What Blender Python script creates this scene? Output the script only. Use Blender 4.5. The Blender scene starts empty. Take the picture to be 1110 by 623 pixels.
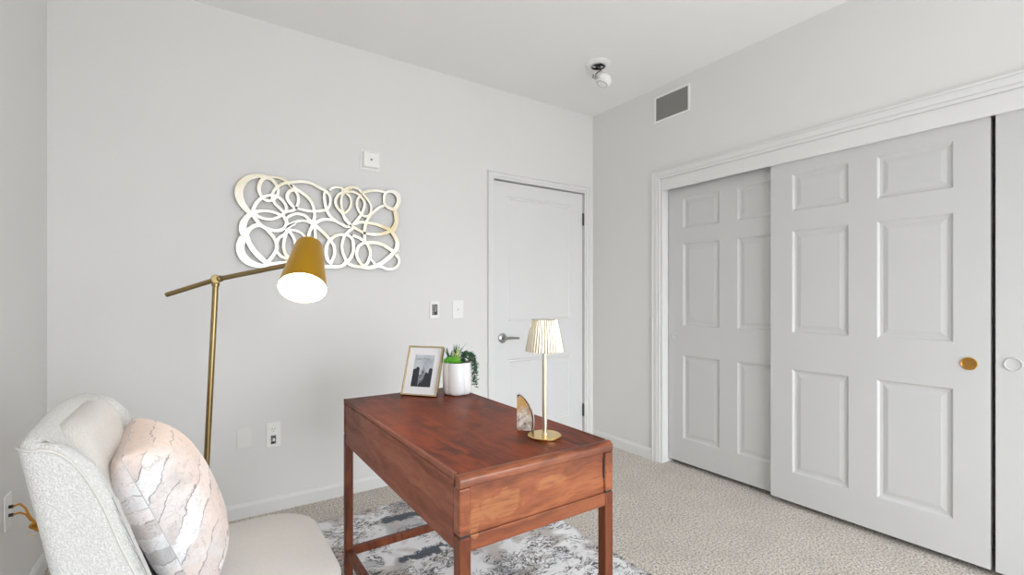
import bpy, bmesh, math, random
from mathutils import Vector, Matrix, noise
PI = math.pi
random.seed(7)
C = bpy.context.scene.collection
scene = bpy.context.scene

# ---------------------------------------------------------------- materials
def mat(name, color=(.8, .8, .8), rough=.5, metal=0., spec=None, coat=0., coat_rough=.1, sheen=0., emit=None, emit_s=0.):
    m = bpy.data.materials.new(name); m.use_nodes = True
    b = m.node_tree.nodes['Principled BSDF']
    b.inputs['Base Color'].default_value = (*color, 1)
    b.inputs['Roughness'].default_value = rough
    b.inputs['Metallic'].default_value = metal
    if spec is not None: b.inputs['Specular IOR Level'].default_value = spec
    b.inputs['Coat Weight'].default_value = coat
    b.inputs['Coat Roughness'].default_value = coat_rough
    b.inputs['Sheen Weight'].default_value = sheen
    if emit: b.inputs['Emission Color'].default_value = (*emit, 1); b.inputs['Emission Strength'].default_value = emit_s
    return m

class NT:
    """small wrapper that makes node graphs shorter to write"""
    def __init__(s, m):
        s.m = m; s.t = m.node_tree; s.n = s.t.nodes; s.b = s.n['Principled BSDF']
    def link(s, a, b): s.t.links.new(a, b)
    def val(s, sock, v):
        if hasattr(v, 'links') or isinstance(v, bpy.types.NodeSocket): s.link(v, sock)
        else: sock.default_value = v
    def coord(s, scale=(1, 1, 1), rot=(0, 0, 0), loc=(0, 0, 0), kind='Object'):
        tc = s.n.new('ShaderNodeTexCoord'); mp = s.n.new('ShaderNodeMapping')
        mp.inputs['Scale'].default_value = scale; mp.inputs['Rotation'].default_value = rot; mp.inputs['Location'].default_value = loc
        s.link(tc.outputs[kind], mp.inputs['Vector']); return mp.outputs[0]
    def noise(s, vec, scale=5, detail=4, rough=.55, dist=0., w=None):
        n = s.n.new('ShaderNodeTexNoise'); n.inputs['Scale'].default_value = scale
        n.inputs['Detail'].default_value = detail; n.inputs['Roughness'].default_value = rough
        n.inputs['Distortion'].default_value = dist; s.link(vec, n.inputs['Vector']); return n
    def vor(s, vec, scale=5, feature='F1', rnd=1.):
        n = s.n.new('ShaderNodeTexVoronoi'); n.feature = feature; n.inputs['Scale'].default_value = scale
        n.inputs['Randomness'].default_value = rnd; s.link(vec, n.inputs['Vector']); return n
    def ramp(s, fac, stops, interp='LINEAR'):
        r = s.n.new('ShaderNodeValToRGB'); r.color_ramp.interpolation = interp
        e = r.color_ramp.elements
        while len(e) < len(stops): e.new(.5)
        for el, (p, c) in zip(e, stops):
            el.position = p; el.color = (*c, 1) if len(c) == 3 else c
        s.link(fac, r.inputs[0]); return r.outputs[0]
    def step(s, fac, a, b, lo=0., hi=1.):
        r = s.n.new('ShaderNodeMapRange'); r.inputs[1].default_value = a; r.inputs[2].default_value = b
        r.inputs[3].default_value = lo; r.inputs[4].default_value = hi; r.clamp = True
        s.link(fac, r.inputs[0]); return r.outputs[0]
    def math(s, op, a, b=0.):
        n = s.n.new('ShaderNodeMath'); n.operation = op; s.val(n.inputs[0], a); s.val(n.inputs[1], b); return n.outputs[0]
    def mix(s, fac, a, b):
        n = s.n.new('ShaderNodeMix'); n.data_type = 'RGBA'
        s.val(n.inputs[0], fac)
        for sock, v in ((n.inputs[6], a), (n.inputs[7], b)):
            if isinstance(v, bpy.types.NodeSocket): s.link(v, sock)
            else: sock.default_value = (*v, 1)
        return n.outputs[2]
    def vadd(s, a, b, k=1.):
        n = s.n.new('ShaderNodeVectorMath'); n.operation = 'MULTIPLY_ADD'
        s.link(b, n.inputs[0]); n.inputs[1].default_value = (k, k, k); s.link(a, n.inputs[2]); return n.outputs[0]
    def sep(s, v):
        n = s.n.new('ShaderNodeSeparateXYZ'); s.link(v, n.inputs[0]); return n.outputs
    def base(s, c): s.link(c, s.b.inputs['Base Color'])
    def bump(s, h, strength=.3, dist=.01):
        n = s.n.new('ShaderNodeBump'); n.inputs['Strength'].default_value = strength; n.inputs['Distance'].default_value = dist
        s.link(h, n.inputs['Height']); s.link(n.outputs[0], s.b.inputs['Normal'])

def painted(name, col, rough=.6, bump=.05, scale=160):
    m = mat(name, col, rough, spec=.3); t = NT(m)
    v = t.coord(); n = t.noise(v, scale, 3)
    big = t.noise(v, 1.3, 2)
    t.base(t.mix(t.step(big.outputs[0], .35, .65), col, tuple(c * .985 for c in col)))
    t.bump(n.outputs[0], bump, .002); return m

M = {}
M['wall'] = painted('wall_paint', (.735, .73, .718), .75, .12, 120)
M['ceiling'] = painted('ceiling_paint', (.84, .835, .825), .85, .12, 140)
M['trim'] = painted('trim_paint', (.735, .735, .727), .38, .02, 60)
M['door'] = painted('door_paint', (.72, .72, .718), .42, .05, 60)
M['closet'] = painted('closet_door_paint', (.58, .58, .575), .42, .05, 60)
M['plastic'] = mat('white_plastic', (.84, .84, .82), .35)
M['plate_paint'] = mat('wall_coloured_plate', (.76, .75, .73), .55)
M['dark'] = mat('dark_plastic', (.02, .02, .02), .4)
M['gap'] = mat('shadowed_cavity', (.03, .03, .03), .9)
M['screen'] = mat('device_window', (.05, .05, .05), .25)
t = NT(M['screen']); v = t.coord(); n = t.noise(v, 160, 2); t.base(t.ramp(n.outputs[0], [(.46, (.02, .02, .02)), (.54, (.35, .35, .34))]))
M['steel'] = mat('satin_nickel', (.42, .42, .42), .28, 1.)
M['hinge'] = mat('dark_steel', (.10, .10, .10), .35, 1.)
M['chrome'] = mat('chrome', (.7, .7, .7), .12, 1.)
M['grille'] = mat('grey_grille', (.30, .29, .27), .6)
M['brass_dark'] = mat('antique_brass', (.33, .24, .11), .3, 1.)
M['brass_shade'] = mat('brushed_gold', (.66, .36, .025), .36, 1.)
t = NT(M['brass_shade']); v = t.coord((1, 1, 90)); n = t.noise(v, 3, 3); t.link(t.step(n.outputs[0], .3, .7, .27, .4), t.b.inputs['Roughness'])
M['gold'] = mat('polished_gold', (.80, .58, .24), .22, 1.)
M['pale_gold'] = mat('pale_champagne_metal', (.66, .60, .48), .30, 1.)
M['shade_in'] = mat('white_enamel', (.9, .89, .86), .5)
M['bulb'] = mat('glowing_bulb', (1, 1, 1), .5, emit=(1, .93, .8), emit_s=7)
M['gold_pull'] = mat('aged_gold_pull', (.50, .27, .07), .3, 1.)
M['white_glaze'] = mat('white_glaze', (.82, .82, .82), .25, coat=.3)
M['soil'] = mat('dark_soil', (.03, .02, .015), .9)
M['leaf_bright'] = mat('bright_leaf', (.16, .52, .05), .45)
M['leaf_lime'] = mat('lime_leaf', (.42, .62, .10), .45)
M['leaf_dark'] = mat('dark_leaf', (.05, .13, .055), .5)
M['amber'] = mat('amber_cord', (.55, .25, .02), .3)
M['clear_tag'] = mat('pale_tag', (.62, .58, .5), .3)
M['mount'] = mat('mat_board', (.86, .86, .88), .7)
M['photo_sky'] = mat('photo_sky', (.5, .55, .6), .5)
t = NT(M['photo_sky']); v = t.coord(); n = t.noise(v, 18, 3); t.base(t.ramp(n.outputs[0], [(.35, (.40, .45, .50)), (.65, (.66, .70, .74))]))
M['photo_dark'] = mat('photo_dark', (.03, .033, .04), .5)
M['photo_mid'] = mat('photo_grey', (.22, .24, .27), .5)
t = NT(M['photo_mid']); v = t.coord(); n = t.noise(v, 120, 3); t.base(t.ramp(n.outputs[0], [(.4, (.10, .11, .13)), (.62, (.40, .42, .46))]))
M['frame_gold'] = mat('champagne_frame', (.66, .54, .33), .32, 1.)
M['piping'] = mat('cream_piping', (.60, .585, .55), .9)
M['leg_wood'] = mat('dark_leg_wood', (.08, .04, .02), .4)

M['art_edge'] = mat('dark_metal_edge', (.16, .13, .09), .5, .6)  # darker colour for the side faces of the rings
# leafed art metal: silver champagne drifting to gold
M['art'] = mat('champagne_leaf', (.7, .66, .55), .42, .55); t = NT(M['art'])
v = t.coord(); n1 = t.noise(v, 4.2, 3); n2 = t.noise(v, 60, 3)
c = t.ramp(n1.outputs[0], [(.46, (.86, .84, .77)), (.58, (.76, .69, .52)), (.70, (.62, .50, .29))])
c = t.mix(t.step(n2.outputs[0], .3, .7, 0, .25), c, (.92, .88, .78)); t.base(c)
t.link(t.step(n2.outputs[0], .3, .7, .3, .5), t.b.inputs['Roughness'])

# carpet
M['carpet'] = mat('beige_cut_pile', (.5, .45, .38), .95, sheen=.3); t = NT(M['carpet'])
v = t.coord(); a = t.noise(v, 100, 5, .8); b_ = t.noise(v, 5, 3); f_ = t.vor(v, 170)
c = t.ramp(a.outputs[0], [(.40, (.14, .11, .085)), (.47, (.60, .53, .45)), (.55, (.96, .88, .79))])
c = t.mix(t.step(b_.outputs[0], .38, .68, 0, .25), c, (.42, .37, .31)); t.base(c)
t.bump(t.math('ADD', a.outputs[0], t.math('MULTIPLY', f_.outputs[0], .4)), .9, .012)

# boucle
def boucle(name, c0, c1, sc=130):
    m = mat(name, c1, .95, sheen=.35); t = NT(m); v = t.coord()
    w = t.noise(v, 60, 2); vv = t.vadd(v, w.outputs['Color'], .008)
    a = t.vor(vv, sc, 'SMOOTH_F1'); n = t.noise(v, sc * 1.3, 4, .7)
    h = t.math('ADD', t.math('MULTIPLY', a.outputs[0], -1.), n.outputs[0])
    t.base(t.ramp(h, [(.0, c0), (.30, c1), (.6, tuple(min(1, x * 1.06) for x in c1))])); t.bump(h, .8, .008); return m
M['boucle'] = boucle('cream_boucle', (.79, .78, .76), (.93, .92, .90), 280)
M['seat_fabric'] = boucle('cream_woven', (.88, .845, .80), (.96, .935, .90), 420)

# cherry wood; top, side and end colours carry how light falls on each
def wood(name, dark, mid, light, axis='Y', sc=1., rough=.28, coat=.35, blotch=.5, cath=False, spec=.22):
    m = mat(name, mid, rough, spec=spec, coat=coat, coat_rough=.15); t = NT(m)
    s = {'X': (1.2, 14, 14), 'Y': (14, 1.2, 14), 'Z': (14, 14, 1.2)}[axis]
    v = t.coord(tuple(x * sc for x in s)); v0 = t.coord()
    wv = t.noise(v0, 3.5, 3); vv = t.vadd(v, wv.outputs['Color'], 1.6)
    g = t.noise(vv, 1.5, 5, .6, .6)
    fine = t.noise(t.coord(tuple(x * sc * 5 for x in s)), 2.5, 3)
    c = t.ramp(g.outputs[0], [(.32, dark), (.5, mid), (.68, light)])
    bl = t.noise(v0, 4.5, 3, .5, .4)
    c = t.mix(t.step(bl.outputs[0], .38, .66, 0, blotch), c, light)
    c = t.mix(t.step(fine.outputs[0], .52, .72, 0, .4), c, dark)
    if cath:
        for (px, pz, rx, rz) in ((-.13, .655, .075, .036), (-.215, .635, .018, .045), (.03, .68, .06, .018)):
            q = t.coord((1 / rx, 0, 1 / rz), loc=(-px / rx, 0, -pz / rz)); q = t.vadd(q, t.noise(v0, 16, 4, .6).outputs['Color'], 2.4)
            sb = t.n.new('ShaderNodeVectorMath'); sb.operation = 'SUBTRACT'; t.link(q, sb.inputs[0]); sb.inputs[1].default_value = (1.2, 1.2, 1.2)
            ln = t.n.new('ShaderNodeVectorMath'); ln.operation = 'LENGTH'; t.link(sb.outputs[0], ln.inputs[0])
            c = t.mix(t.math('MULTIPLY', t.step(ln.outputs['Value'], 1.0, .80), t.step(fine.outputs[0], .65, .4, .25, .75)), c, (.36, .145, .055))
    t.base(c); t.bump(fine.outputs[0], .04, .001); return m
M['wood_top'] = wood('cherry_top', (.026, .005, .003), (.105, .016, .005), (.28, .048, .009), 'Y', 1., .40, .0, .8, spec=.13)
M['wood_side_shaded'] = wood('cherry_side_shaded', (.13, .042, .025), (.23, .082, .051), (.31, .122, .080), 'Y', 1.1, .5, .0, .3, spec=.15)  # same cherry, its less lit sides painted browner
M['wood_end_lit'] = wood('cherry_end_lit', (.10, .024, .010), (.215, .058, .022), (.32, .105, .040), 'X', .9, .30, .2, .5, cath=True, spec=.35)  # same cherry, light on the near end painted in as lighter orange
M['wood_leg'] = wood('cherry_leg', (.07, .018, .009), (.13, .035, .014), (.21, .062, .024), 'Z', 1., .38, .08, .3)

# abstract rug
M['rug'] = mat('abstract_rug', (.6, .6, .6), .95, sheen=.2); t = NT(M['rug'])
v = t.coord(); warp = t.noise(v, 3.2, 3); v2 = t.vadd(v, warp.outputs['Color'], .22)
vs = t.n.new('ShaderNodeMapping'); vs.inputs['Scale'].default_value = (1., 1.9, 1.); t.link(v2, vs.inputs[0]); vs = vs.outputs[0]
zone = t.noise(v2, 2.6, 3); zone2 = t.noise(t.coord(loc=(3.1, 1.7, 0)), 3.3, 3, .5, .5)
c = t.ramp(zone.outputs[0], [(.34, (.50, .44, .41)), (.41, (.60, .57, .56)), (.44, (.84, .84, .85)), (.56, (.92, .92, .93)), (.60, (.62, .58, .56)), (.68, (.50, .44, .41))])
c = t.mix(t.step(zone2.outputs[0], .56, .62, 0, .75), c, (.50, .405, .37))
c = t.mix(t.step(zone2.outputs[0], .40, .36, 0, .7), c, (.47, .475, .49))
l1 = t.noise(vs, 24, 4, .6, .5); l2 = t.noise(vs, 9, 5, .65, .9)
gate = t.noise(v, 5.5, 3)
r1 = t.math('ABSOLUTE', t.math('SUBTRACT', l1.outputs[0], .5)); k1 = t.step(r1, .036, .020)
k1 = t.math('MULTIPLY', k1, t.step(gate.outputs[0], .49, .53))
r2 = t.math('ABSOLUTE', t.math('SUBTRACT', l2.outputs[0], .52)); k2 = t.step(r2, .026, .013)
gate2 = t.noise(t.coord(loc=(9, 4, 0)), 4.2, 3); k2 = t.math('MULTIPLY', k2, t.step(gate2.outputs[0], .48, .54))
k3 = t.math('MULTIPLY', t.step(l1.outputs[0], .60, .64), t.step(gate2.outputs[0], .53, .60))
kk = t.math('MAXIMUM', k1, t.math('MAXIMUM', k2, k3))
def patch(cx, cy, rx, ry):
    mp = t.coord((1 / rx, 1 / ry, 0), loc=(-cx / rx, -cy / ry, 0)); wv = t.vadd(mp, t.noise(v, 20, 5, .8).outputs['Color'], 3.4)
    sh = t.n.new('ShaderNodeVectorMath'); sh.operation = 'SUBTRACT'; t.link(wv, sh.inputs[0]); sh.inputs[1].default_value = (1.7, 1.7, 1.7)
    ln = t.n.new('ShaderNodeVectorMath'); ln.operation = 'LENGTH'; t.link(sh.outputs[0], ln.inputs[0]); return t.step(ln.outputs['Value'], 1.0, .85)
PATCHES = [(.93, 2.47, .14, .042), (.90, 2.06, .12, .045), (1.52, 1.15, .07, .09)]
for p in PATCHES: c = t.mix(patch(*p), c, (.035, .058, .085))
c = t.mix(t.math('MULTIPLY', kk, .98), c, (.022, .021, .024))
pile = t.noise(v, 260, 3, .7); c = t.mix(t.step(pile.outputs[0], .35, .65, 0, .12), c, (.3, .3, .3))
t.base(c); t.bump(t.math('ADD', pile.outputs[0], kk), .5, .003)

# painterly pillow print (x front, y near to far, z up the pillow)
M['pillow'] = mat('painterly_print', (.7, .7, .7), .8, sheen=.2); t = NT(M['pillow'])
v = t.coord(); wn = t.noise(v, 14, 4, .6); v2 = t.vadd(v, wn.outputs['Color'], .05)
sx = t.sep(v); sx2 = t.sep(v2)
blot = t.noise(v, 14, 4, .6, .6); blot2 = t.noise(t.coord(loc=(4, 2, 1)), 8, 3, .6, .8)
c = t.ramp(blot.outputs[0], [(.36, (.44, .43, .44)), (.50, (.66, .66, .67)), (.62, (.78, .78, .79))])
c = t.mix(t.step(blot2.outputs[0], .50, .60, 0, .8), c, (.70, .56, .50))
# strips of paint, level on the back of the near seam, slanting on its front
def strips(coord_, width, seed):
    q = t.math('ADD', t.math('DIVIDE', coord_, width), seed); fl_ = t.math('FLOOR', q)
    wn_ = t.n.new('ShaderNodeTexWhiteNoise'); wn_.noise_dimensions = '1D'; t.link(fl_, wn_.inputs['W'])
    fr = t.math('SUBTRACT', q, fl_); return wn_.outputs['Value'], t.step(fr, .10, .03)
vL, lL = strips(sx2[2], .036, 11.3)
vR, lR = strips(t.math('SUBTRACT', sx2[2], t.math('MULTIPLY', sx2[0], .95)), .060, 7.6)
front = t.step(sx[0], -.001, .001)
tone = t.mix(front, t.ramp(vL, [(.0, (.56, .545, .54)), (.34, (.80, .80, .81)), (.60, (.46, .45, .45)), (.78, (.86, .86, .87))], 'CONSTANT'),
             t.ramp(vR, [(.0, (.50, .46, .45)), (.28, (.78, .78, .79)), (.52, (.62, .55, .52)), (.72, (.80, .80, .81))], 'CONSTANT'))
c = t.mix(.60, c, tone)
smear = t.noise(t.coord((1.5, 1.5, 9)), 7, 4, .65); c = t.mix(t.step(smear.outputs[0], .56, .70, 0, .45), c, (.45, .43, .43))
peach = t.step(t.math('ADD', sx2[2], t.math('MULTIPLY', sx2[1], .50)), .10, .15, 0, .85)
edge = t.step(sx2[0], .085, .125, 0, .5)
pk = t.math('MAXIMUM', peach, edge)
c = t.mix(pk, c, (.76, .60, .52))
gate = t.noise(v, 13, 2); ls = t.math('ADD', t.math('MULTIPLY', front, lR), t.math('MULTIPLY', t.math('SUBTRACT', 1., front), lL))
gw = t.step(gate.outputs[0], .42, .52)
vein = t.noise(v, 26, 3, .6, 1.2); vr = t.math('MULTIPLY', t.step(t.math('ABSOLUTE', t.math('SUBTRACT', vein.outputs[0], .5)), .014, .004), .30)
c = t.mix(t.math('MAXIMUM', t.math('MULTIPLY', t.math('MULTIPLY', ls, gw), .72), vr), c, (.13, .11, .115))
t.base(c); t.bump(t.noise(v, 420, 2).outputs[0], .15, .002)

# agate slice
M['agate'] = mat('agate_face', (.5, .4, .3), .3, coat=.4); t = NT(M['agate'])
v = t.coord(); a = t.noise(v, 60, 5, .75); b_ = t.noise(v, 22, 3); z = t.sep(v)[2]
c = t.ramp(a.outputs[0], [(.36, (.16, .12, .09)), (.5, (.52, .45, .39)), (.62, (.80, .77, .72))])
k = t.math('MULTIPLY', t.step(z, .045, .075), t.step(b_.outputs[0], .40, .52, .3, 1)); c = t.mix(k, c, (.50, .30, .10)); t.base(c)
M['agate_rind'] = mat('agate_rind', (.06, .045, .035), .7); t = NT(M['agate_rind']); v = t.coord(); a = t.noise(v, 70, 4); t.base(t.ramp(a.outputs[0], [(.4, (.03, .022, .018)), (.65, (.16, .12, .09))]))
M['agate_back'] = mat('agate_back', (.62, .58, .54), .5)

# ---------------------------------------------------------------- mesh helpers
def obj(name, bm, m, parent=None, smooth=False, bevel=0, seg=2, sub=0, loc=None, rot=None, angle=35):
    me = bpy.data.meshes.new(name); bmesh.ops.recalc_face_normals(bm, faces=bm.faces); bm.to_mesh(me); bm.free()
    for x in (m if isinstance(m, (list, tuple)) else [m]): me.materials.append(x)
    o = bpy.data.objects.new(name, me); C.objects.link(o)
    if parent: o.parent = parent
    if loc is not None: o.location = loc
    if rot is not None: o.rotation_euler = rot
    if smooth:
        for p in me.polygons: p.use_smooth = True
        if smooth == 'auto': me.set_sharp_from_angle(angle=math.radians(angle))
    if bevel:
        b = o.modifiers.new('bevel', 'BEVEL'); b.width = bevel; b.segments = seg; b.limit_method = 'ANGLE'; b.angle_limit = math.radians(35)
        for p in me.polygons: p.use_smooth = True
        b.harden_normals = False
        w = o.modifiers.new('wn', 'WEIGHTED_NORMAL'); w.keep_sharp = True
    if sub:
        s = o.modifiers.new('sub', 'SUBSURF'); s.levels = s.render_levels = sub
    return o
def tag(o, label=None, cat=None, group=None, kind=None):
    for k, v in (('label', label), ('category', cat), ('group', group), ('kind', kind)):
        if v: o[k] = v
    return o
def thing(name, label, cat, loc=(0, 0, 0), rz=0, group=None):
    o = bpy.data.objects.new(name, None); C.objects.link(o); o.location = loc; o.rotation_euler = (0, 0, rz); o.empty_display_size = .05
    return tag(o, label, cat, group)
def struct(name, bm, m, parent=None, **k):
    o = obj(name, bm, m, parent, **k)
    if parent is None: o['kind'] = 'structure'
    return o
def box(bm, x0, x1, y0, y1, z0, z1, mi=0):
    vs = [bm.verts.new((x, y, z)) for x in (x0, x1) for y in (y0, y1) for z in (z0, z1)]
    for f in ((0, 1, 3, 2), (4, 6, 7, 5), (0, 4, 5, 1), (2, 3, 7, 6), (0, 2, 6, 4), (1, 5, 7, 3)):
        bm.faces.new([vs[i] for i in f]).material_index = mi
    return vs
def B(*a):
    bm = bmesh.new()
    for x in a: box(bm, *x)
    return bm
def lathe(bm, prof, n=32, mtx=Matrix(), cap=True, mi=0, fn=None):
    """prof: (radius, z) pairs; fn(angle) scales the radius"""
    rings = []
    for r, z in prof:
        rings.append([bm.verts.new(mtx @ Vector((r * (fn(2 * PI * i / n) if fn else 1) * math.cos(2 * PI * i / n), r * (fn(2 * PI * i / n) if fn else 1) * math.sin(2 * PI * i / n), z))) for i in range(n)])
    for a, b in zip(rings, rings[1:]):
        for i in range(n): bm.faces.new((a[i], a[(i + 1) % n], b[(i + 1) % n], b[i])).material_index = mi
    if cap:
        bm.faces.new(rings[0][::-1]).material_index = mi; bm.faces.new(rings[-1]).material_index = mi
    return rings
def align(p, d):
    return Matrix.Translation(Vector(p)) @ Vector(d).to_track_quat('Z', 'Y').to_matrix().to_4x4()
def rod(bm, p, q, r, n=14, r2=None, mi=0):
    p, q = Vector(p), Vector(q); lathe(bm, [(r, 0), (r if r2 is None else r2, (q - p).length)], n, align(p, q - p), mi=mi)
def tube(bm, pts, r, n=8, closed=False, mi=0):
    pts = [Vector(p) for p in pts]; N = len(pts); rings = []; up = Vector((0, 0, 1))
    for i, p in enumerate(pts):
        a = pts[(i - 1) % N] if (closed or i) else p; b = pts[(i + 1) % N] if (closed or i < N - 1) else p
        d = (b - a).normalized(); s = d.cross(up)
        if s.length < .05: s = d.cross(Vector((1, 0, 0)))
        s.normalize(); u = s.cross(d); rr = r(i / (N - 1)) if callable(r) else r
        rings.append([bm.verts.new(p + s * math.cos(2 * PI * k / n) * rr + u * math.sin(2 * PI * k / n) * rr) for k in range(n)])
    for i in range(N if closed else N - 1):
        a, b = rings[i], rings[(i + 1) % N]
        for k in range(n): bm.faces.new((a[k], a[(k + 1) % n], b[(k + 1) % n], b[k])).material_index = mi
    if not closed: bm.faces.new(rings[0][::-1]); bm.faces.new(rings[-1])
def interp(x, tab):
    for (a, va), (b, vb) in zip(tab, tab[1:]):
        if x <= b: k = max(0, min(1, (x - a) / (b - a))); return va + (vb - va) * k
    return tab[-1][1]

# ---------------------------------------------------------------- room (metres; camera stands over the origin)
YB, XR, XL, YN, H = 2.953, 2.813, -.56, -1.7, 2.74
T = .12
fl = B((XL - T, XR + .9, YN - T, YB + T + .1, -.12, 0)); struct('floor', fl, M['carpet'])
ce = B((XL - T, XR + .9, YN - T, YB + T + .1, H, H + .12)); struct('ceiling', ce, M['ceiling'])
DX0, DX1, DZ = 1.816, 2.714, 2.078           # hinged door opening
struct('wall_back', B((XL - T, DX0, YB, YB + T, 0, H), (DX1, XR + .9, YB, YB + T, 0, H), (DX0, DX1, YB, YB + T, DZ, H), (DX0 - .1, DX1 + .1, YB + T, YB + T + .08, 0, DZ + .1)), M['wall'])  # last box is an added backing that stops outside light behind the door
struct('wall_left', B((XL - T, XL, YN - T, YB, 0, H)), M['wall'])
CY0, CY1, CZ = -.47, 2.252, 2.062            # closet opening
struct('wall_right', B((XR, XR + T, CY1, YB, 0, H), (XR, XR + T, YN - T, CY0, 0, H), (XR, XR + T, CY0, CY1, CZ, H),
       (XR + T, XR + .75, CY1 + .02, CY1 + .1, 0, H), (XR + T, XR + .75, CY0 - .1, CY0 - .02, 0, H), (XR + .7, XR + .8, CY0, CY1 + .02, 0, H)), M['wall'])
WX0, WX1, WZ0, WZ1 = .15, 2.76, .0, 2.05
struct('wall_front', B((XL, WX0, YN - T, YN, 0, H), (WX1, XR, YN - T, YN, 0, H), (WX0, WX1, YN - T, YN, 0, WZ0), (WX0, WX1, YN - T, YN, WZ1, H)), M['wall'])
f = .05; xm = (WX0 + WX1) / 2
struct('window_1', B((WX0, WX0 + f, YN - .09, YN - .03, WZ0, WZ1), (WX1 - f, WX1, YN - .09, YN - .03, WZ0, WZ1), (WX0 + f, WX1 - f, YN - .09, YN - .03, WZ0, WZ0 + f),
       (WX0 + f, WX1 - f, YN - .09, YN - .03, WZ1 - f, WZ1), (xm - f / 2, xm + f / 2, YN - .09, YN - .03, WZ0 + f, WZ1 - f)), M['trim'])

def baseboard(name, a, b, n):
    """a to b along the wall foot, n the direction into the room"""
    a, b, n = Vector(a), Vector(b), Vector(n); bm = bmesh.new(); prof = [(0, 0), (.014, 0), (.014, .062), (.010, .074), (.006, .082), (0, .082)]
    A = [bm.verts.new(a + n * d + Vector((0, 0, z))) for d, z in prof]; Bv = [bm.verts.new(b + n * d + Vector((0, 0, z))) for d, z in prof]
    for i in range(len(prof)): j = (i + 1) % len(prof); bm.faces.new((A[i], A[j], Bv[j], Bv[i]))
    bm.faces.new(A); bm.faces.new(Bv[::-1]); struct(name, bm, M['trim'])
baseboard('baseboard_back', (XL, YB, 0), (1.776, YB, 0), (0, -1, 0))
baseboard('baseboard_corner', (2.768, YB, 0), (XR, YB, 0), (0, -1, 0))
baseboard('baseboard_left', (XL, YN, 0), (XL, YB, 0), (1, 0, 0))
baseboard('baseboard_right', (XR, 2.322, 0), (XR, YB, 0), (-1, 0, 0))

def casing(name, along, fixed, a0, a1, ztop, w, out, leg2=True):
    """stepped casing round an opening a0..a1 high ztop; out = sign into the room"""
    bm = bmesh.new()
    def put(u0, u1, z0, z1, d):
        lo, hi = sorted((fixed, fixed + out * d))
        if along == 'X': box(bm, u0, u1, lo, hi, z0, z1)
        else: box(bm, lo, hi, u0, u1, z0, z1)
    for k0, k1, d in ((0, .28, .010), (.28, .80, .014), (.80, 1., .018)):
        i, o = w * k0, w * k1
        put(a0 - o, a0 - i, 0, ztop + o, d)
        if leg2: put(a1 + i, a1 + o, 0, ztop + o, d)
        put(a0 - i, a1 + i, ztop + i, ztop + o, d)
    return struct(name, bm, M['trim'], bevel=.002, seg=1)
casing('trim_1', 'X', YB, DX0 + .002, DX1 - .002, DZ, .052, -1)
casing('trim_2', 'Y', XR, CY0, CY1, CZ, .066, -1)

def panel_slab(name, w, h, th, xs, zs, cells, m, parent=None, d=.009, rings=((.0, 0), (.014, 1.), (.026, 1.), (.05, .25))):
    """door slab in local x 0..w, z 0..h, front face at y=0 facing -y; panels sunk where (i, j) is in cells"""
    bm = bmesh.new(); V = {}
    def vt(x, y, z):
        k = (round(x, 5), round(y, 5), round(z, 5))
        if k not in V: V[k] = bm.verts.new((x, y, z))
        return V[k]
    X = [0] + xs + [w]; Z = [0] + zs + [h]
    for i in range(len(X) - 1):
        for j in range(len(Z) - 1):
            x0, x1, z0, z1 = X[i], X[i + 1], Z[j], Z[j + 1]
            if (i, j) in cells:
                R = []
                for ins, dep in rings:
                    R.append([vt(x0 + ins, dep * d, z0 + ins), vt(x1 - ins, dep * d, z0 + ins), vt(x1 - ins, dep * d, z1 - ins), vt(x0 + ins, dep * d, z1 - ins)])
                for a, b in zip(R, R[1:]):
                    for k in range(4): bm.faces.new((a[k], a[(k + 1) % 4], b[(k + 1) % 4], b[k]))
                bm.faces.new(R[-1])
            else: bm.faces.new((vt(x0, 0, z0), vt(x1, 0, z0), vt(x1, 0, z1), vt(x0, 0, z1)))
    bk = [bm.verts.new((x, th, z)) for x, z in ((0, 0), (w, 0), (w, h), (0, h))]; bm.faces.new(bk[::-1])
    def side(pts, a, b): bm.faces.new([*pts, b, a])
    side([vt(x, 0, 0) for x in X][::-1], bk[1], bk[0]) if False else bm.faces.new([vt(x, 0, 0) for x in X] + [bk[1], bk[0]])
    bm.faces.new([vt(x, 0, h) for x in X] + [bk[2], bk[3]])
    bm.faces.new([vt(0, 0, z) for z in Z] + [bk[3], bk[0]])
    bm.faces.new([vt(w, 0, z) for z in Z] + [bk[2], bk[1]])
    return struct(name, bm, m, parent)

# hinged two-panel door in the back wall
dw = 2.706 - 1.824
d1 = panel_slab('door_1', dw, 2.058, .035, [.126, dw - .126], [.215, .725, 1.010, 1.955], {(1, 1), (1, 3)}, M['door'], rings=((0, 0), (.008, .7), (.016, .35), (.026, 1.), (.03, 1.)))
d1.location = (1.824, YB + .014, .010)
hb = bmesh.new(); mt = align((0, 0, 0), (0, -1, 0))
lathe(hb, [(.036, 0), (.036, .006), (.030, .011), (.013, .013), (.011, .045), (.013, .047), (.013, .06), (.009, .063)], 28, mt)
lv = [(.0, -.054, 0), (.03, -.056, .001), (.07, -.054, .0), (.118, -.050, -.003)]
tube(hb, lv, lambda t: .0115 - .003 * t, 12)
obj('door_handle', hb, M['steel'], d1, smooth='auto', loc=(1.904 - 1.824, 0, .888))
lb = bmesh.new(); lathe(lb, [(.0, 0), (.004, 0), (.004, .004), (0, .004)], 12, align((0, 0, 0), (0, -1, 0)), cap=False)
for z in (1.80, .20):
    g = bmesh.new(); rod(g, (0, 0, 0), (0, 0, .095), .008, 12); rod(g, (0, 0, -.004), (0, 0, 0), .004, 12); rod(g, (0, 0, .095), (0, 0, .101), .0045, 12); box(g, -.002, .014, .0, .004, 0, .095)
    obj('door_hinge', g, M['hinge'], d1, smooth='auto', loc=(dw + .002, -.009, z))
lb.free()

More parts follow.
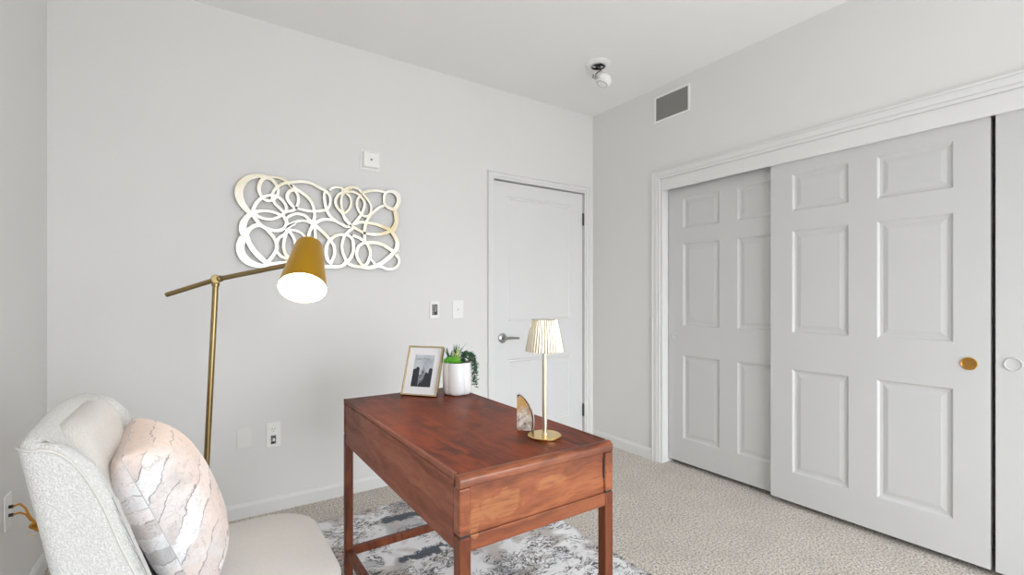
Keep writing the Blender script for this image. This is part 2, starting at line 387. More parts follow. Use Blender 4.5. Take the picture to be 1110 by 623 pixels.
# closet: fascia over the tracks, jamb, three sliding six-panel doors
struct('trim_3', B((XR + .001, XR + .019, CY0, CY1, 1.976, CZ)), M['trim'], bevel=.003)
struct('trim_4', B((XR + .019, XR + T, CY1 - .018, CY1, 0, CZ), (XR, XR + .019, CY1 - .018, CY1, 0, 1.976)), M['trim'])
sw = .932; xs6 = [.122, .402, .526, .812]; zs6 = [.170, .760, .968, 1.552, 1.664, 1.875]
cells6 = {(i, j) for i in (1, 3) for j in (1, 3, 5)}
def slider(name, x, ylo, hgt=1.958, z0=.030):
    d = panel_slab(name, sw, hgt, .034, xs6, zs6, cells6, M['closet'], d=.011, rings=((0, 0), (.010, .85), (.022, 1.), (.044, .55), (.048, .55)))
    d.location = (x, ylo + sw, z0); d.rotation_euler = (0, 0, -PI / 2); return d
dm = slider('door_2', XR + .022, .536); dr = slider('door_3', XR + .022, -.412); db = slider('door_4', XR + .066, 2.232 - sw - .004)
def pull(parent, x, z, r, ring, cup):
    g = bmesh.new(); m_ = align((0, 0, 0), (0, -1, 0))
    lathe(g, [(r, 0), (r, .004), (r * .90, .0045), (r * .84, .001)], 32, m_, cap=False)
    lathe(g, [(r * .84, .001), (r * .55, .0006), (.0005, .0005)], 32, m_, cap=False, mi=1)
    return obj('finger_pull', g, [ring, cup], parent, smooth='auto', loc=(x, 0, z))
pull(dm, .532 + sw - .599, .878, .029, M['gold'], M['gold_pull'])['label'] = 'round gold recessed finger pull'
pull(dr, -.412 + sw - .4675, .890, .028, M['closet'], M['closet'])
pull(db, .058, .894, .028, M['closet'], M['closet'])

# return-air vent high on the right wall
vt_ = thing('air_vent', 'rectangular return air vent with grey grille high on the closet wall', 'vent', (XR, 2.15, 2.575))
obj('frame', B((-.008, 0, -.150, -.135, -.096, .096), (-.008, 0, .135, .150, -.096, .096), (-.008, 0, -.135, .135, -.096, -.082), (-.008, 0, -.135, .135, .082, .096)), M['plastic'], vt_, bevel=.002)
g = bmesh.new(); box(g, -.0015, 0, -.135, .135, -.082, .082)
for i in range(22): z = -.079 + i * .0073; box(g, -.005, -.0015, -.135, .135, z, z + .0045)
for i in range(9): y = -.12 + i * .03; box(g, -.0055, -.0015, y - .0008, y + .0008, -.082, .082)
obj('grille', g, M['grille'], vt_)

# ---------------------------------------------------------------- wall devices on the back wall
def plate(name, label, cat, x0, x1, z0, z1, m, th=.006):
    th_ = thing(name, label, cat, ((x0 + x1) / 2, YB, (z0 + z1) / 2)); w, h = (x1 - x0) / 2, (z1 - z0) / 2
    obj('plate', B((-w, w, -th, 0, -h, h)), m, th_, bevel=.0025); return th_
o = plate('power_outlet', 'white duplex outlet with dark lower insert, low on the back wall', 'outlet', .327, .400, .361, .499, M['plastic'])
g = bmesh.new(); lathe(g, [(.016, 0), (.016, .0015)], 24, align((0, -.006, .028), (0, -1, 0))); obj('receptacle', g, M['plastic'], o, smooth='auto')
obj('slot', B((-.0075, -.0055, -.0080, -.0074, .028, .037)), M['gap'], o); obj('slot', B((.0055, .0075, -.0080, -.0074, .029, .036)), M['gap'], o)
g = bmesh.new(); lathe(g, [(.0022, 0), (.0022, .0006)], 12, align((0, -.0074, .020), (0, -1, 0))); obj('slot', g, M['gap'], o)
obj('insert', B((-.013, .013, -.0085, -.006, -.052, -.004)), M['screen'], o, bevel=.001)
obj('insert_button', B((-.004, .007, -.012, -.0085, -.036, -.020)), M['plastic'], o, bevel=.001)
plate('blank_outlet_cover', 'wall-coloured blank cover plate beside the low white outlet', 'cover plate', .185, .256, .378, .487, M['plate_paint'], .005)
o = plate('wall_control', 'small white wall control with dark speckled window, left of the door', 'switch', 1.311, 1.378, 1.060, 1.178, M['plastic'], .012)
obj('window', B((-.020, .020, -.0135, -.012, -.036, .036)), M['screen'], o)
obj('lens', B((-.004, .016, -.0145, -.0135, -.036, -.014)), M['dark'], o)
o = plate('coax_socket', 'blank white wall plate with tiny centre jack, nearest the door', 'wall plate', 1.482, 1.566, 1.055, 1.179, M['plastic'])
g = bmesh.new(); lathe(g, [(.0045, 0), (.0045, .005), (.002, .006)], 12, align((0, -.006, .0), (0, -1, 0))); obj('jack', g, M['steel'], o)
o = thing('wall_sensor', 'square white wall alarm above the ring artwork', 'alarm', (.909, YB, 2.058))
obj('back_plate', B((-.061, .061, -.006, 0, -.060, .060)), M['plastic'], o, bevel=.002)
g = bmesh.new(); a = [g.verts.new(p) for p in ((-.053, -.006, -.052), (.053, -.006, -.052), (.053, -.006, .052), (-.053, -.006, .052))]
b_ = [g.verts.new(p) for p in ((-.045, -.03, -.044), (.045, -.03, -.044), (.045, -.03, .044), (-.045, -.03, .044))]
g.faces.new(b_); g.faces.new(a)
for i in range(4): g.faces.new((a[i], a[(i + 1) % 4], b_[(i + 1) % 4], b_[i]))
obj('housing', g, M['plastic'], o, bevel=.003)
g = bmesh.new(); lathe(g, [(.006, 0), (.006, .002), (.003, .003)], 16, align((0, -.03, 0), (0, -1, 0))); obj('sensor_eye', g, M['dark'], o, smooth='auto')

# left wall outlet and the amber cord plugged into it
o = thing('power_outlet', 'white outlet on the left wall behind the cream chair', 'outlet', (XL, 2.40, .435))
obj('plate', B((0, .006, -.036, .036, -.062, .062)), M['plastic'], o, bevel=.0025)
cd = thing('amber_cable', 'amber cord bundle plugged into the left wall outlet', 'cable', (XL, 2.40, .435))
g = bmesh.new(); rod(g, (.006, 0, .016), (.018, 0, .016), .006, 10); rod(g, (.006, 0, -.014), (.018, 0, -.014), .006, 10); obj('plug', g, M['dark'], cd, smooth='auto')
g = bmesh.new()
tube(g, [(.018, 0, .016), (.035, -.004, .022), (.05, -.01, .006), (.062, -.015, -.025), (.075, -.02, -.045)], .0035, 8)
tube(g, [(.018, 0, -.014), (.035, -.003, -.010), (.052, -.010, -.018), (.066, -.018, -.04), (.08, -.02, -.05)], .0035, 8)
for k in range(5):
    pts = [(.095 + .03 * math.cos(a) + .004 * k, -.025 + .006 * math.sin(2 * a + k) + .004 * k, -.06 - .004 * k + .016 * math.sin(a)) for a in [i * PI / 9 for i in range(18)]]
    tube(g, pts, .0042, 8, closed=True)
obj('coiled_cord', g, M['amber'], cd, smooth='auto')
obj('cord_tag', B((.058, .085, -.036, -.033, -.092, -.078)), M['clear_tag'], cd, bevel=.001)

# ceiling mount with a hanging detector
cf = thing('hanging_detector', 'white detector dangling on a wire from an open round ceiling mount', 'smoke detector', (2.20, 2.26, H))
g = bmesh.new(); lathe(g, [(.080, 0), (.080, -.006), (.070, -.014), (.052, -.016), (.050, -.010), (.050, -.001)], 40, cap=False); obj('mount_ring', g, M['plastic'], cf, smooth='auto')
g = bmesh.new(); lathe(g, [(.051, -.004), (.045, -.008), (.0005, -.0045)], 28, cap=False); obj('cavity', g, M['gap'], cf, smooth='auto')
g = bmesh.new(); lathe(g, [(.052, -.006), (.052, -.022), (.044, -.022), (.044, -.006)], 28, cap=False); box(g, .008, .034, -.02, .012, -.020, -.008); box(g, -.03, -.004, .012, .030, -.018, -.008); obj('bracket', g, M['chrome'], cf, smooth='auto')
g = bmesh.new(); tube(g, [(.004, -.002, -.008), (.012, -.006, -.035), (.004, -.012, -.055), (-.02, -.018, -.068), (-.042, -.022, -.088), (-.044, -.024, -.108)], .0035, 8)
tube(g, [(.012, -.004, -.01), (.02, -.006, -.04), (.03, -.01, -.058), (.042, -.012, -.066)], .002, 6); obj('wire', g, M['dark'], cf, smooth='auto')
g = bmesh.new(); mt = Matrix.Translation((.018, -.03, -.118)) @ Matrix.Rotation(.35, 4, 'Y') @ Matrix.Rotation(.15, 4, 'X')
lathe(g, [(.0005, .042), (.022, .041), (.044, .030), (.052, .012), (.053, -.008), (.046, -.022), (.03, -.03), (.0005, -.032)], 36, mt, cap=False); obj('detector_body', g, M['plastic'], cf, smooth='auto', angle=50)
g = bmesh.new(); lathe(g, [(.036, .0), (.036, .004)], 28, mt @ Matrix.Translation((0, 0, -.029)), cap=True); box(g, -.075, -.038, -.034, -.020, -.122, -.114); box(g, -.072, -.066, -.032, -.022, -.118, -.100)
obj('detector_clip', g, M['steel'], cf)
STROKES = [
    [(-0.326,0.274,0.0155),(-0.372,0.267,0.0222),(-0.414,0.249,0.0288),(-0.446,0.208,0.0355),(-0.456,0.164,0.0377),(-0.446,0.119,0.0333),(-0.418,0.076,0.0266),(-0.393,0.055,0.0213),(-0.372,0.024,0.02),(-0.358,0.004,0.0204)],
    [(-0.326,0.264,0.0177),(-0.351,0.239,0.0195),(-0.36,0.2,0.0186),(-0.353,0.168,0.0169),(-0.334,0.144,0.016),(-0.313,0.138,0.016),(-0.287,0.149,0.0151),(-0.268,0.178,0.0151),(-0.265,0.208,0.0151),(-0.274,0.23,0.016),(-0.296,0.256,0.0177),(-0.326,0.264,0.0177)],
    [(-0.372,0.267,0.016),(-0.317,0.267,0.0169),(-0.287,0.273,0.0133),(-0.257,0.272,0.0133),(-0.226,0.259,0.0151),(-0.204,0.24,0.016),(-0.195,0.226,0.016)],
    [(-0.181,0.261,0.016),(-0.226,0.249,0.016),(-0.263,0.225,0.016),(-0.287,0.195,0.0151),(-0.295,0.16,0.0151),(-0.283,0.128,0.0151),(-0.261,0.106,0.0151),(-0.237,0.082,0.0151)],
    [(-0.393,0.064,0.0195),(-0.376,0.113,0.0177),(-0.355,0.141,0.0169),(-0.33,0.161,0.016),(-0.3,0.17,0.0151),(-0.266,0.164,0.016),(-0.239,0.143,0.016),(-0.224,0.115,0.016),(-0.226,0.091,0.016),(-0.244,0.067,0.0169)],
    [(-0.393,0.069,0.0177),(-0.364,0.074,0.0186),(-0.33,0.08,0.016),(-0.296,0.078,0.0151),(-0.261,0.068,0.0151),(-0.244,0.065,0.0151)],
    [(-0.385,0.065,0.0177),(-0.368,0.05,0.016),(-0.347,0.039,0.0151),(-0.313,0.035,0.0151),(-0.279,0.044,0.0151),(-0.244,0.065,0.0151)],
    [(-0.237,0.082,0.0142),(-0.221,0.086,0.0142),(-0.199,0.093,0.0142),(-0.176,0.108,0.0151)],
    [(-0.393,0.064,0.0244),(-0.42,0.033,0.0266),(-0.435,0.002,0.0319),(-0.438,-0.029,0.0346),(-0.433,-0.052,0.0328),(-0.423,-0.067,0.0266)],
    [(-0.426,-0.06,0.0266),(-0.442,-0.089,0.0346),(-0.45,-0.127,0.0373),(-0.442,-0.168,0.0373),(-0.418,-0.2,0.0355),(-0.381,-0.219,0.0284),(-0.343,-0.225,0.0213),(-0.313,-0.214,0.02),(-0.279,-0.21,0.0186),(-0.235,-0.204,0.0186),(-0.19,-0.194,0.0186),(-0.154,-0.188,0.0177),(-0.108,-0.186,0.0177),(-0.042,-0.187,0.0177)],
    [(-0.422,-0.064,0.0266),(-0.409,-0.101,0.0257),(-0.389,-0.137,0.0257),(-0.36,-0.173,0.0257),(-0.33,-0.201,0.0231),(-0.313,-0.209,0.02)],
    [(-0.376,0.033,0.0195),(-0.36,0.007,0.0204),(-0.334,-0.013,0.0195),(-0.3,-0.024,0.0186),(-0.261,-0.023,0.0177),(-0.235,-0.007,0.0177),(-0.221,0.024,0.0177),(-0.233,0.052,0.0169),(-0.244,0.065,0.016)],
    [(-0.422,-0.055,0.0266),(-0.405,-0.026,0.0222),(-0.381,-0.007,0.0213),(-0.355,-0.003,0.02),(-0.33,-0.015,0.0186),(-0.309,-0.037,0.0177),(-0.287,-0.064,0.0169),(-0.274,-0.097,0.0169),(-0.274,-0.131,0.0177),(-0.287,-0.16,0.0177),(-0.304,-0.185,0.0177),(-0.322,-0.205,0.0177)],
    [(-0.274,-0.097,0.016),(-0.261,-0.065,0.016),(-0.235,-0.046,0.0169),(-0.221,-0.025,0.0177),(-0.213,-0.0,0.0169),(-0.176,0.023,0.0151)],
    [(-0.224,-0.035,0.0169),(-0.235,-0.08,0.016),(-0.237,-0.119,0.016),(-0.226,-0.157,0.0169),(-0.208,-0.176,0.0169),(-0.19,-0.19,0.0169)],
    [(-0.272,-0.143,0.0151),(-0.252,-0.166,0.0151),(-0.226,-0.178,0.0151),(-0.199,-0.181,0.0151)],
    [(-0.217,-0.02,0.0169),(-0.199,-0.036,0.0151),(-0.181,-0.071,0.0151),(-0.176,-0.105,0.0151),(-0.181,-0.14,0.0151)],
    [(-0.217,-0.015,0.0151),(-0.176,-0.017,0.0133),(-0.14,-0.034,0.0133),(-0.117,-0.067,0.0133)],
    [(-0.226,0.023,0.0169),(-0.217,-0.01,0.0177),(-0.221,-0.025,0.0169)],
    [(-0.224,0.247,0.0169),(-0.188,0.259,0.0169),(-0.133,0.269,0.0169),(-0.087,0.263,0.016),(-0.049,0.246,0.016),(-0.015,0.232,0.016),(0.009,0.21,0.0151),(0.016,0.175,0.0151),(0.007,0.138,0.0151),(-0.01,0.121,0.016),(-0.039,0.11,0.016),(-0.073,0.104,0.0151),(-0.11,0.103,0.0151),(-0.152,0.109,0.0151),(-0.184,0.117,0.0151),(-0.206,0.14,0.0177),(-0.219,0.167,0.0186),(-0.211,0.198,0.0186),(-0.188,0.214,0.0177),(-0.172,0.205,0.0169),(-0.16,0.174,0.016),(-0.163,0.139,0.0151),(-0.175,0.109,0.0151),(-0.197,0.092,0.0151),(-0.224,0.09,0.016)],
    [(-0.202,0.243,0.0169),(-0.175,0.222,0.0177),(-0.143,0.204,0.016),(-0.11,0.18,0.016),(-0.087,0.148,0.016),(-0.075,0.109,0.016),(-0.073,0.074,0.0169),(-0.08,0.033,0.0186),(-0.07,-0.006,0.0169),(-0.07,-0.056,0.016),(-0.087,-0.103,0.016)],
    [(-0.226,0.047,0.0133),(-0.197,0.069,0.0151),(-0.165,0.08,0.0151),(-0.129,0.074,0.016),(-0.106,0.056,0.0169),(-0.077,0.028,0.0186),(-0.039,-0.004,0.0177),(-0.001,-0.041,0.0169),(0.029,-0.08,0.0169),(0.039,-0.116,0.0169),(0.036,-0.152,0.0169),(0.019,-0.194,0.0177)],
    [(-0.233,-0.009,0.0142),(-0.215,0.007,0.0142),(-0.184,0.029,0.0142),(-0.143,0.043,0.0142),(-0.11,0.041,0.0151),(-0.077,0.028,0.0186)],
    [(-0.11,-0.069,0.0151),(-0.103,-0.029,0.016),(-0.092,0.002,0.0169),(-0.077,0.028,0.0195),(-0.039,0.055,0.0169),(-0.001,0.063,0.016),(0.038,0.059,0.016),(0.078,0.042,0.016),(0.109,0.029,0.016),(0.139,0.037,0.0169)],
    [(-0.015,0.227,0.0151),(-0.02,0.191,0.0151),(-0.013,0.146,0.0169),(-0.001,0.107,0.016),(0.019,0.078,0.016),(0.048,0.057,0.016)],
    [(0.009,0.235,0.0133),(0.029,0.254,0.0133),(0.068,0.261,0.0133),(0.103,0.247,0.0124)],
    [(0.103,0.242,0.0133),(0.068,0.222,0.0151),(0.046,0.188,0.0151),(0.046,0.158,0.0151),(0.063,0.129,0.016),(0.083,0.11,0.016),(0.103,0.07,0.0169),(0.129,0.049,0.0169)],
    [(0.135,0.267,0.0133),(0.109,0.248,0.0142),(0.086,0.219,0.0142),(0.078,0.177,0.0142),(0.083,0.136,0.0142),(0.093,0.111,0.0142)],
    [(0.081,0.238,0.0151),(0.111,0.262,0.016),(0.147,0.273,0.016),(0.178,0.268,0.0151),(0.204,0.245,0.0151)],
    [(0.106,0.236,0.0133),(0.142,0.245,0.0133),(0.178,0.235,0.0142),(0.209,0.206,0.016),(0.219,0.18,0.016),(0.212,0.148,0.016),(0.199,0.115,0.0169),(0.173,0.075,0.0169),(0.147,0.046,0.0177)],
    [(0.106,0.233,0.0142),(0.129,0.212,0.0133),(0.137,0.177,0.0133),(0.126,0.139,0.0142),(0.101,0.113,0.0142),(0.076,0.108,0.0142)],
    [(0.196,0.236,0.0142),(0.173,0.196,0.0142),(0.172,0.159,0.0142),(0.188,0.124,0.0142),(0.209,0.105,0.0142),(0.241,0.108,0.0142),(0.257,0.136,0.0133),(0.257,0.174,0.0133),(0.236,0.209,0.0142),(0.204,0.243,0.0151)],
    [(0.088,0.104,0.016),(0.103,0.076,0.0169),(0.126,0.047,0.0177),(0.162,0.024,0.0169),(0.204,0.004,0.016),(0.231,-0.01,0.016)],
    [(0.252,0.109,0.016),(0.231,0.075,0.016),(0.22,0.037,0.0169),(0.217,-0.006,0.0169),(0.219,-0.07,0.0169)],
    [(0.204,0.243,0.0151),(0.241,0.26,0.016),(0.284,0.271,0.016),(0.328,0.269,0.016),(0.35,0.263,0.0151)],
    [(0.345,0.254,0.0169),(0.341,0.221,0.0169),(0.347,0.189,0.0169),(0.373,0.17,0.0186),(0.407,0.168,0.0222),(0.431,0.198,0.0266),(0.438,0.233,0.0293),(0.424,0.264,0.0266),(0.395,0.277,0.0204),(0.367,0.274,0.0169),(0.345,0.254,0.0169)],
    [(0.252,0.109,0.0151),(0.29,0.151,0.016),(0.317,0.172,0.016),(0.35,0.185,0.0151)],
    [(0.407,0.168,0.0222),(0.419,0.131,0.0266),(0.422,0.087,0.0257),(0.413,0.053,0.0248),(0.401,0.027,0.024)],
    [(0.024,-0.2,0.0193),(-0.001,-0.175,0.0184),(-0.009,-0.138,0.0184),(-0.006,-0.096,0.0184),(0.014,-0.058,0.0175),(0.045,-0.032,0.0175),(0.081,-0.021,0.0165),(0.117,-0.023,0.0165),(0.141,-0.041,0.0175),(0.15,-0.075,0.0184),(0.149,-0.119,0.0184),(0.133,-0.158,0.0184),(0.107,-0.186,0.0193),(0.081,-0.209,0.0175),(0.04,-0.216,0.0184),(-0.016,-0.215,0.0175)],
    [(0.155,0.028,0.0165),(0.117,-0.002,0.0156),(0.094,-0.036,0.0156),(0.083,-0.08,0.0165),(0.086,-0.122,0.0165),(0.102,-0.165,0.0175),(0.117,-0.191,0.0184),(0.149,-0.206,0.0175),(0.192,-0.21,0.0175),(0.225,-0.198,0.0175),(0.247,-0.158,0.0175),(0.254,-0.119,0.0175),(0.242,-0.081,0.0175),(0.22,-0.055,0.0175),(0.182,-0.032,0.0165),(0.144,-0.022,0.0156)],
    [(0.217,-0.06,0.0156),(0.182,-0.084,0.0165),(0.17,-0.123,0.0165),(0.176,-0.161,0.0165),(0.198,-0.193,0.0165),(0.22,-0.201,0.0165)],
    [(0.155,0.05,0.0175),(0.192,0.064,0.0175),(0.236,0.065,0.0175),(0.292,0.059,0.0184),(0.343,0.044,0.0202),(0.378,0.035,0.0257)],
    [(0.211,-0.0,0.0156),(0.264,-0.006,0.0175),(0.32,-0.0,0.0193),(0.366,0.018,0.022),(0.387,0.033,0.023)],
    [(0.423,0.088,0.0266),(0.407,0.052,0.0257),(0.391,0.026,0.0248),(0.407,-0.002,0.023),(0.426,-0.041,0.0253),(0.42,-0.087,0.0253),(0.395,-0.12,0.0253),(0.355,-0.159,0.0257),(0.315,-0.188,0.0239),(0.264,-0.21,0.022),(0.231,-0.215,0.0193),(0.192,-0.21,0.0175)],
    [(0.22,-0.063,0.0184),(0.264,-0.056,0.0193),(0.32,-0.062,0.0193),(0.366,-0.084,0.0211),(0.401,-0.105,0.023)],
    [(0.419,-0.121,0.023),(0.44,-0.155,0.0165),(0.434,-0.189,0.0165),(0.401,-0.214,0.0156),(0.361,-0.218,0.0156),(0.32,-0.205,0.0165),(0.286,-0.204,0.0165)],
    [(0.25,-0.158,0.0147),(0.264,-0.169,0.0138),(0.286,-0.195,0.0156)],
]

# ---------------------------------------------------------------- ring artwork on the back wall
art = thing('wall_art', 'champagne metal wall sculpture of overlapping oval rings', 'wall art', (.65, YB, 1.60))
def spline(pts, k=6):
    P_ = [Vector(p) for p in pts]; out = []; cl = (P_[0] - P_[-1]).length < .004; n_ = len(P_)
    for i in range(n_ - 1):
        p0 = P_[i - 1] if i else (P_[-2] if cl else P_[0]); p3 = P_[i + 2] if i + 2 < n_ else (P_[1] if cl else P_[-1]); p1, p2 = P_[i], P_[i + 1]
        for j in range(k):
            t_ = j / k; out.append(.5 * ((2 * p1) + (p2 - p0) * t_ + (2 * p0 - 5 * p1 + 4 * p2 - p3) * t_ ** 2 + (3 * p1 - p0 - 3 * p2 + p3) * t_ ** 3))
    return out + [P_[-1]]
g = bmesh.new(); ya, th = -.024, .008
for k_, st in enumerate(STROKES):
    pts = spline(st); rows = []; off = (k_ % 9) * .0003; c_ = .0011
    for i, p in enumerate(pts):
        a, b_ = pts[max(0, i - 1)], pts[min(len(pts) - 1, i + 1)]; d = Vector((b_.x - a.x, b_.y - a.y)).normalized(); n = Vector((d.y, -d.x)); w_ = p.z * .56
        o_, i_ = Vector((p.x, p.y)) + n * w_, Vector((p.x, p.y)) - n * w_
        rows.append([g.verts.new(q) for q in ((o_.x, ya + th, o_.y), (o_.x, ya + c_ - off, o_.y), (o_.x - n.x * c_, ya - off, o_.y - n.y * c_), (i_.x + n.x * c_, ya - off, i_.y + n.y * c_), (i_.x, ya + c_ - off, i_.y), (i_.x, ya + th, i_.y))])
    for A_, B_ in zip(rows, rows[1:]):
        for j in range(6): g.faces.new((A_[j], A_[(j + 1) % 6], B_[(j + 1) % 6], B_[j])).material_index = 0 if 1 <= j <= 3 else 1
    g.faces.new(rows[0]).material_index = 1; g.faces.new(rows[-1][::-1]).material_index = 1
obj('ring_panel', g, [M['art'], M['art_edge']], art, smooth='auto')
for x, z in ((.205, 1.70), (1.08, 1.70), (.21, 1.46), (1.09, 1.50)):
    g = bmesh.new(); rod(g, (x - .65, -.016, z - 1.6), (x - .65, 0, z - 1.6), .006, 10); obj('standoff', g, M['art'], art)

# ---------------------------------------------------------------- desk
DXa, DXb, DYa, DYb, DT = .531, 1.056, 1.020, 2.098, .762
ox, oy = (DXa + DXb) / 2, (DYa + DYb) / 2
dk = thing('writing_desk', 'glossy cherry wood writing desk with slim square legs on the rug', 'desk', (ox, oy, .006))
hx, hy = (DXb - DXa) / 2, (DYb - DYa) / 2; z0 = -.006
L = .033
obj('desktop', B((-hx + .012, hx - .012, -hy + .018, hy - .002, DT - .020 + z0, DT + z0 - .0008)), M['wood_top'], dk, bevel=.001)
for s in (-1, 1):
    obj('top_moulding', B((s * hx - (0 if s < 0 else .012), s * hx + (.012 if s < 0 else 0), -hy + .03, hy, DT - .016 + z0, DT + z0)), M['wood_side_shaded'], dk, bevel=.003)
    obj('side_panel', B((s * hx + (.0015 if s < 0 else -.019), s * hx + (.019 if s < 0 else -.0015), -hy + L + .002, hy - L - .002, .573 + z0, DT - .018 + z0)), M['wood_side_shaded'], dk, bevel=.001)
    for e in (-1, 1):
        cx_, cy_ = s * (hx - L / 2), e * (hy - L / 2)
        obj('leg', B((cx_ - L / 2, cx_ + L / 2, cy_ - L / 2, cy_ + L / 2, z0 + .006, .610 + z0)), M['wood_leg'] if e > 0 or s > 0 else M['wood_leg'], dk, bevel=.004, seg=3)
        obj('corner_post', B((cx_ - L / 2, cx_ + L / 2, cy_ - L / 2, cy_ + L / 2, .614 + z0, DT - .0305 + z0)), M['wood_end_lit'] if e < 0 else M['wood_side_shaded'], dk, bevel=.005, seg=3)
        obj('post_groove', B((cx_ - L / 2 + .003, cx_ + L / 2 - .003, cy_ - L / 2 + .003, cy_ + L / 2 - .003, .609 + z0, .615 + z0)), M['gap'], dk)
for e in (-1, 1):
    y = e * hy; m_ = M['wood_end_lit'] if e < 0 else M['wood_side_shaded']
    # rounded rail along the top of the end
    g = bmesh.new(); prof = [(0, -.030), (0, -.014), (-.0015, -.009), (-.005, -.004), (-.010, -.001), (-.016, 0), (-.024, 0), (-.024, -.030)]
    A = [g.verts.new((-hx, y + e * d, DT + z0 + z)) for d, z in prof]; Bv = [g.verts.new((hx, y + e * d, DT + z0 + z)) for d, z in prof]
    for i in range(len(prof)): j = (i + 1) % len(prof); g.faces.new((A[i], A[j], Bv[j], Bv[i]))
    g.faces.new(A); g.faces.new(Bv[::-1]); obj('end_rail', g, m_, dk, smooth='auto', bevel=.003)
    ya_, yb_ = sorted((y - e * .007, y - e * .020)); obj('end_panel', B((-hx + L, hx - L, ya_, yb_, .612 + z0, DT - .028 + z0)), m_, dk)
    ya_, yb_ = sorted((y - e * .002, y - e * .022)); obj('lower_rail', B((-hx + L - .001, hx - L + .001, ya_, yb_, .572 + z0, .6115 + z0)), m_, dk, bevel=.002)
    ya_, yb_ = sorted((y - e * .006, y - e * .028)); obj('stretcher', B((-hx + L, hx - L, ya_, yb_, .088 + z0, .122 + z0)), M['wood_leg'], dk, bevel=.002)
obj('stretcher', B((-hx + .004, -hx + .030, -hy + L, hy - L, .088 + z0, .122 + z0)), M['wood_leg'], dk, bevel=.002)
obj('recess_shadow', B((hx - L - .004, hx - L, -hy + .002, -hy + .006, .655 + z0, .715 + z0)), M['dark'], dk, bevel=.001)  # dark strip standing in for shade in the recess at the panel's right

# ---------------------------------------------------------------- rug
RX0, RX1, RY0, RY1 = .13, 1.633, .22, 2.66
g = bmesh.new(); nx, ny = 30, 48
grid = [[g.verts.new((RX0 + (RX1 - RX0) * i / nx + (.004 * math.sin(j * .7) if i in (0, nx) else 0), RY0 + (RY1 - RY0) * j / ny, .006)) for j in range(ny + 1)] for i in range(nx + 1)]
for i in range(nx):
    for j in range(ny): g.faces.new((grid[i][j], grid[i + 1][j], grid[i + 1][j + 1], grid[i][j + 1]))
ex = bmesh.ops.extrude_face_region(g, geom=g.faces[:]); bmesh.ops.translate(g, vec=(0, 0, -.0055), verts=[v for v in ex['geom'] if isinstance(v, bmesh.types.BMVert)])
tag(obj('area_rug', g, M['rug']), 'abstract white, grey and taupe rug with black and navy marks under the desk', 'rug')

# ---------------------------------------------------------------- desk lamp
lp = thing('table_lamp', 'small gold table lamp with pleated champagne shade on the desk', 'lamp', (.911, 1.173, DT))
g = bmesh.new(); lathe(g, [(.0005, 0), (.0515, 0), (.053, .002), (.053, .0055), (.051, .0075), (.0005, .009)], 48, cap=False); obj('base', g, M['gold'], lp, smooth='auto')
g = bmesh.new(); lathe(g, [(.0079, .0085), (.0079, .285)], 24); lathe(g, [(.0105, .0085), (.0105, .011)], 24); obj('pole', g, M['pale_gold'], lp, smooth='auto')
g = bmesh.new(); fn = lambda a: 1 + .022 * math.sin(a * 42)
def fringe(a): return 1 + .026 * math.cos(a * 40) + .008 * math.cos(a * 13 + 1)
n = 352
lathe(g, [(.0595, .268), (.0600, .270), (.0415, .366), (.041, .368)], n, fn=fringe, cap=False)
lathe(g, [(.0575, .268), (.039, .366)], n, fn=fringe, cap=False)
lathe(g, [(.0575, .268), (.0595, .268)], n, fn=fringe, cap=False)
lathe(g, [(.041, .368), (.038, .3665), (.0005, .3665)], n, fn=fringe, cap=False)
sh = obj('lamp_shade', g, M['pale_gold'], lp, smooth='auto', angle=60)
g = bmesh.new(); lathe(g, [(.006, .285), (.006, .300), (.014, .312), (.0005, .332)], 20, cap=False); obj('bulb_socket', g, M['shade_in'], lp, smooth='auto')

# ---------------------------------------------------------------- agate bookend
ag = thing('agate_bookend', 'dark-rimmed agate slice standing beside the table lamp', 'ornament', (.900, 1.262, DT), rz=-math.radians(33.9 + 12))
out = [(-.028, 0)] + [(.024, 0), (.027, .014), (.028, .03), (.0265, .048), (.022, .066), (.0135, .085), (.001, .103), (-.012, .114), (-.0225, .118), (-.0275, .1165)]
def slab(pts, y0, y1, mats, name, parent):
    g = bmesh.new(); A = [g.verts.new((x, y0, z)) for x, z in pts]; Bv = [g.verts.new((x, y1, z)) for x, z in pts]
    g.faces.new(A); g.faces.new(Bv[::-1])
    for i in range(len(pts)): j = (i + 1) % len(pts); g.faces.new((A[i], A[j], Bv[j], Bv[i]))
    return obj(name, g, mats, parent, bevel=.001)
slab(out, 0, .016, M['agate_back'], 'stone_body', ag)
inner = [(-.0275, .0005)] + [(x - .0045, z) if x > -.02 else (x, z - .006) for x, z in out[1:-1]] + [(-.0272, .106)]
inner = [(x, max(z, .0005)) for x, z in inner]
slab(out, -.0035, 0, M['agate_rind'], 'stone_rind', ag); slab(inner, -.0045, -.0035, M['agate'], 'polished_face', ag)

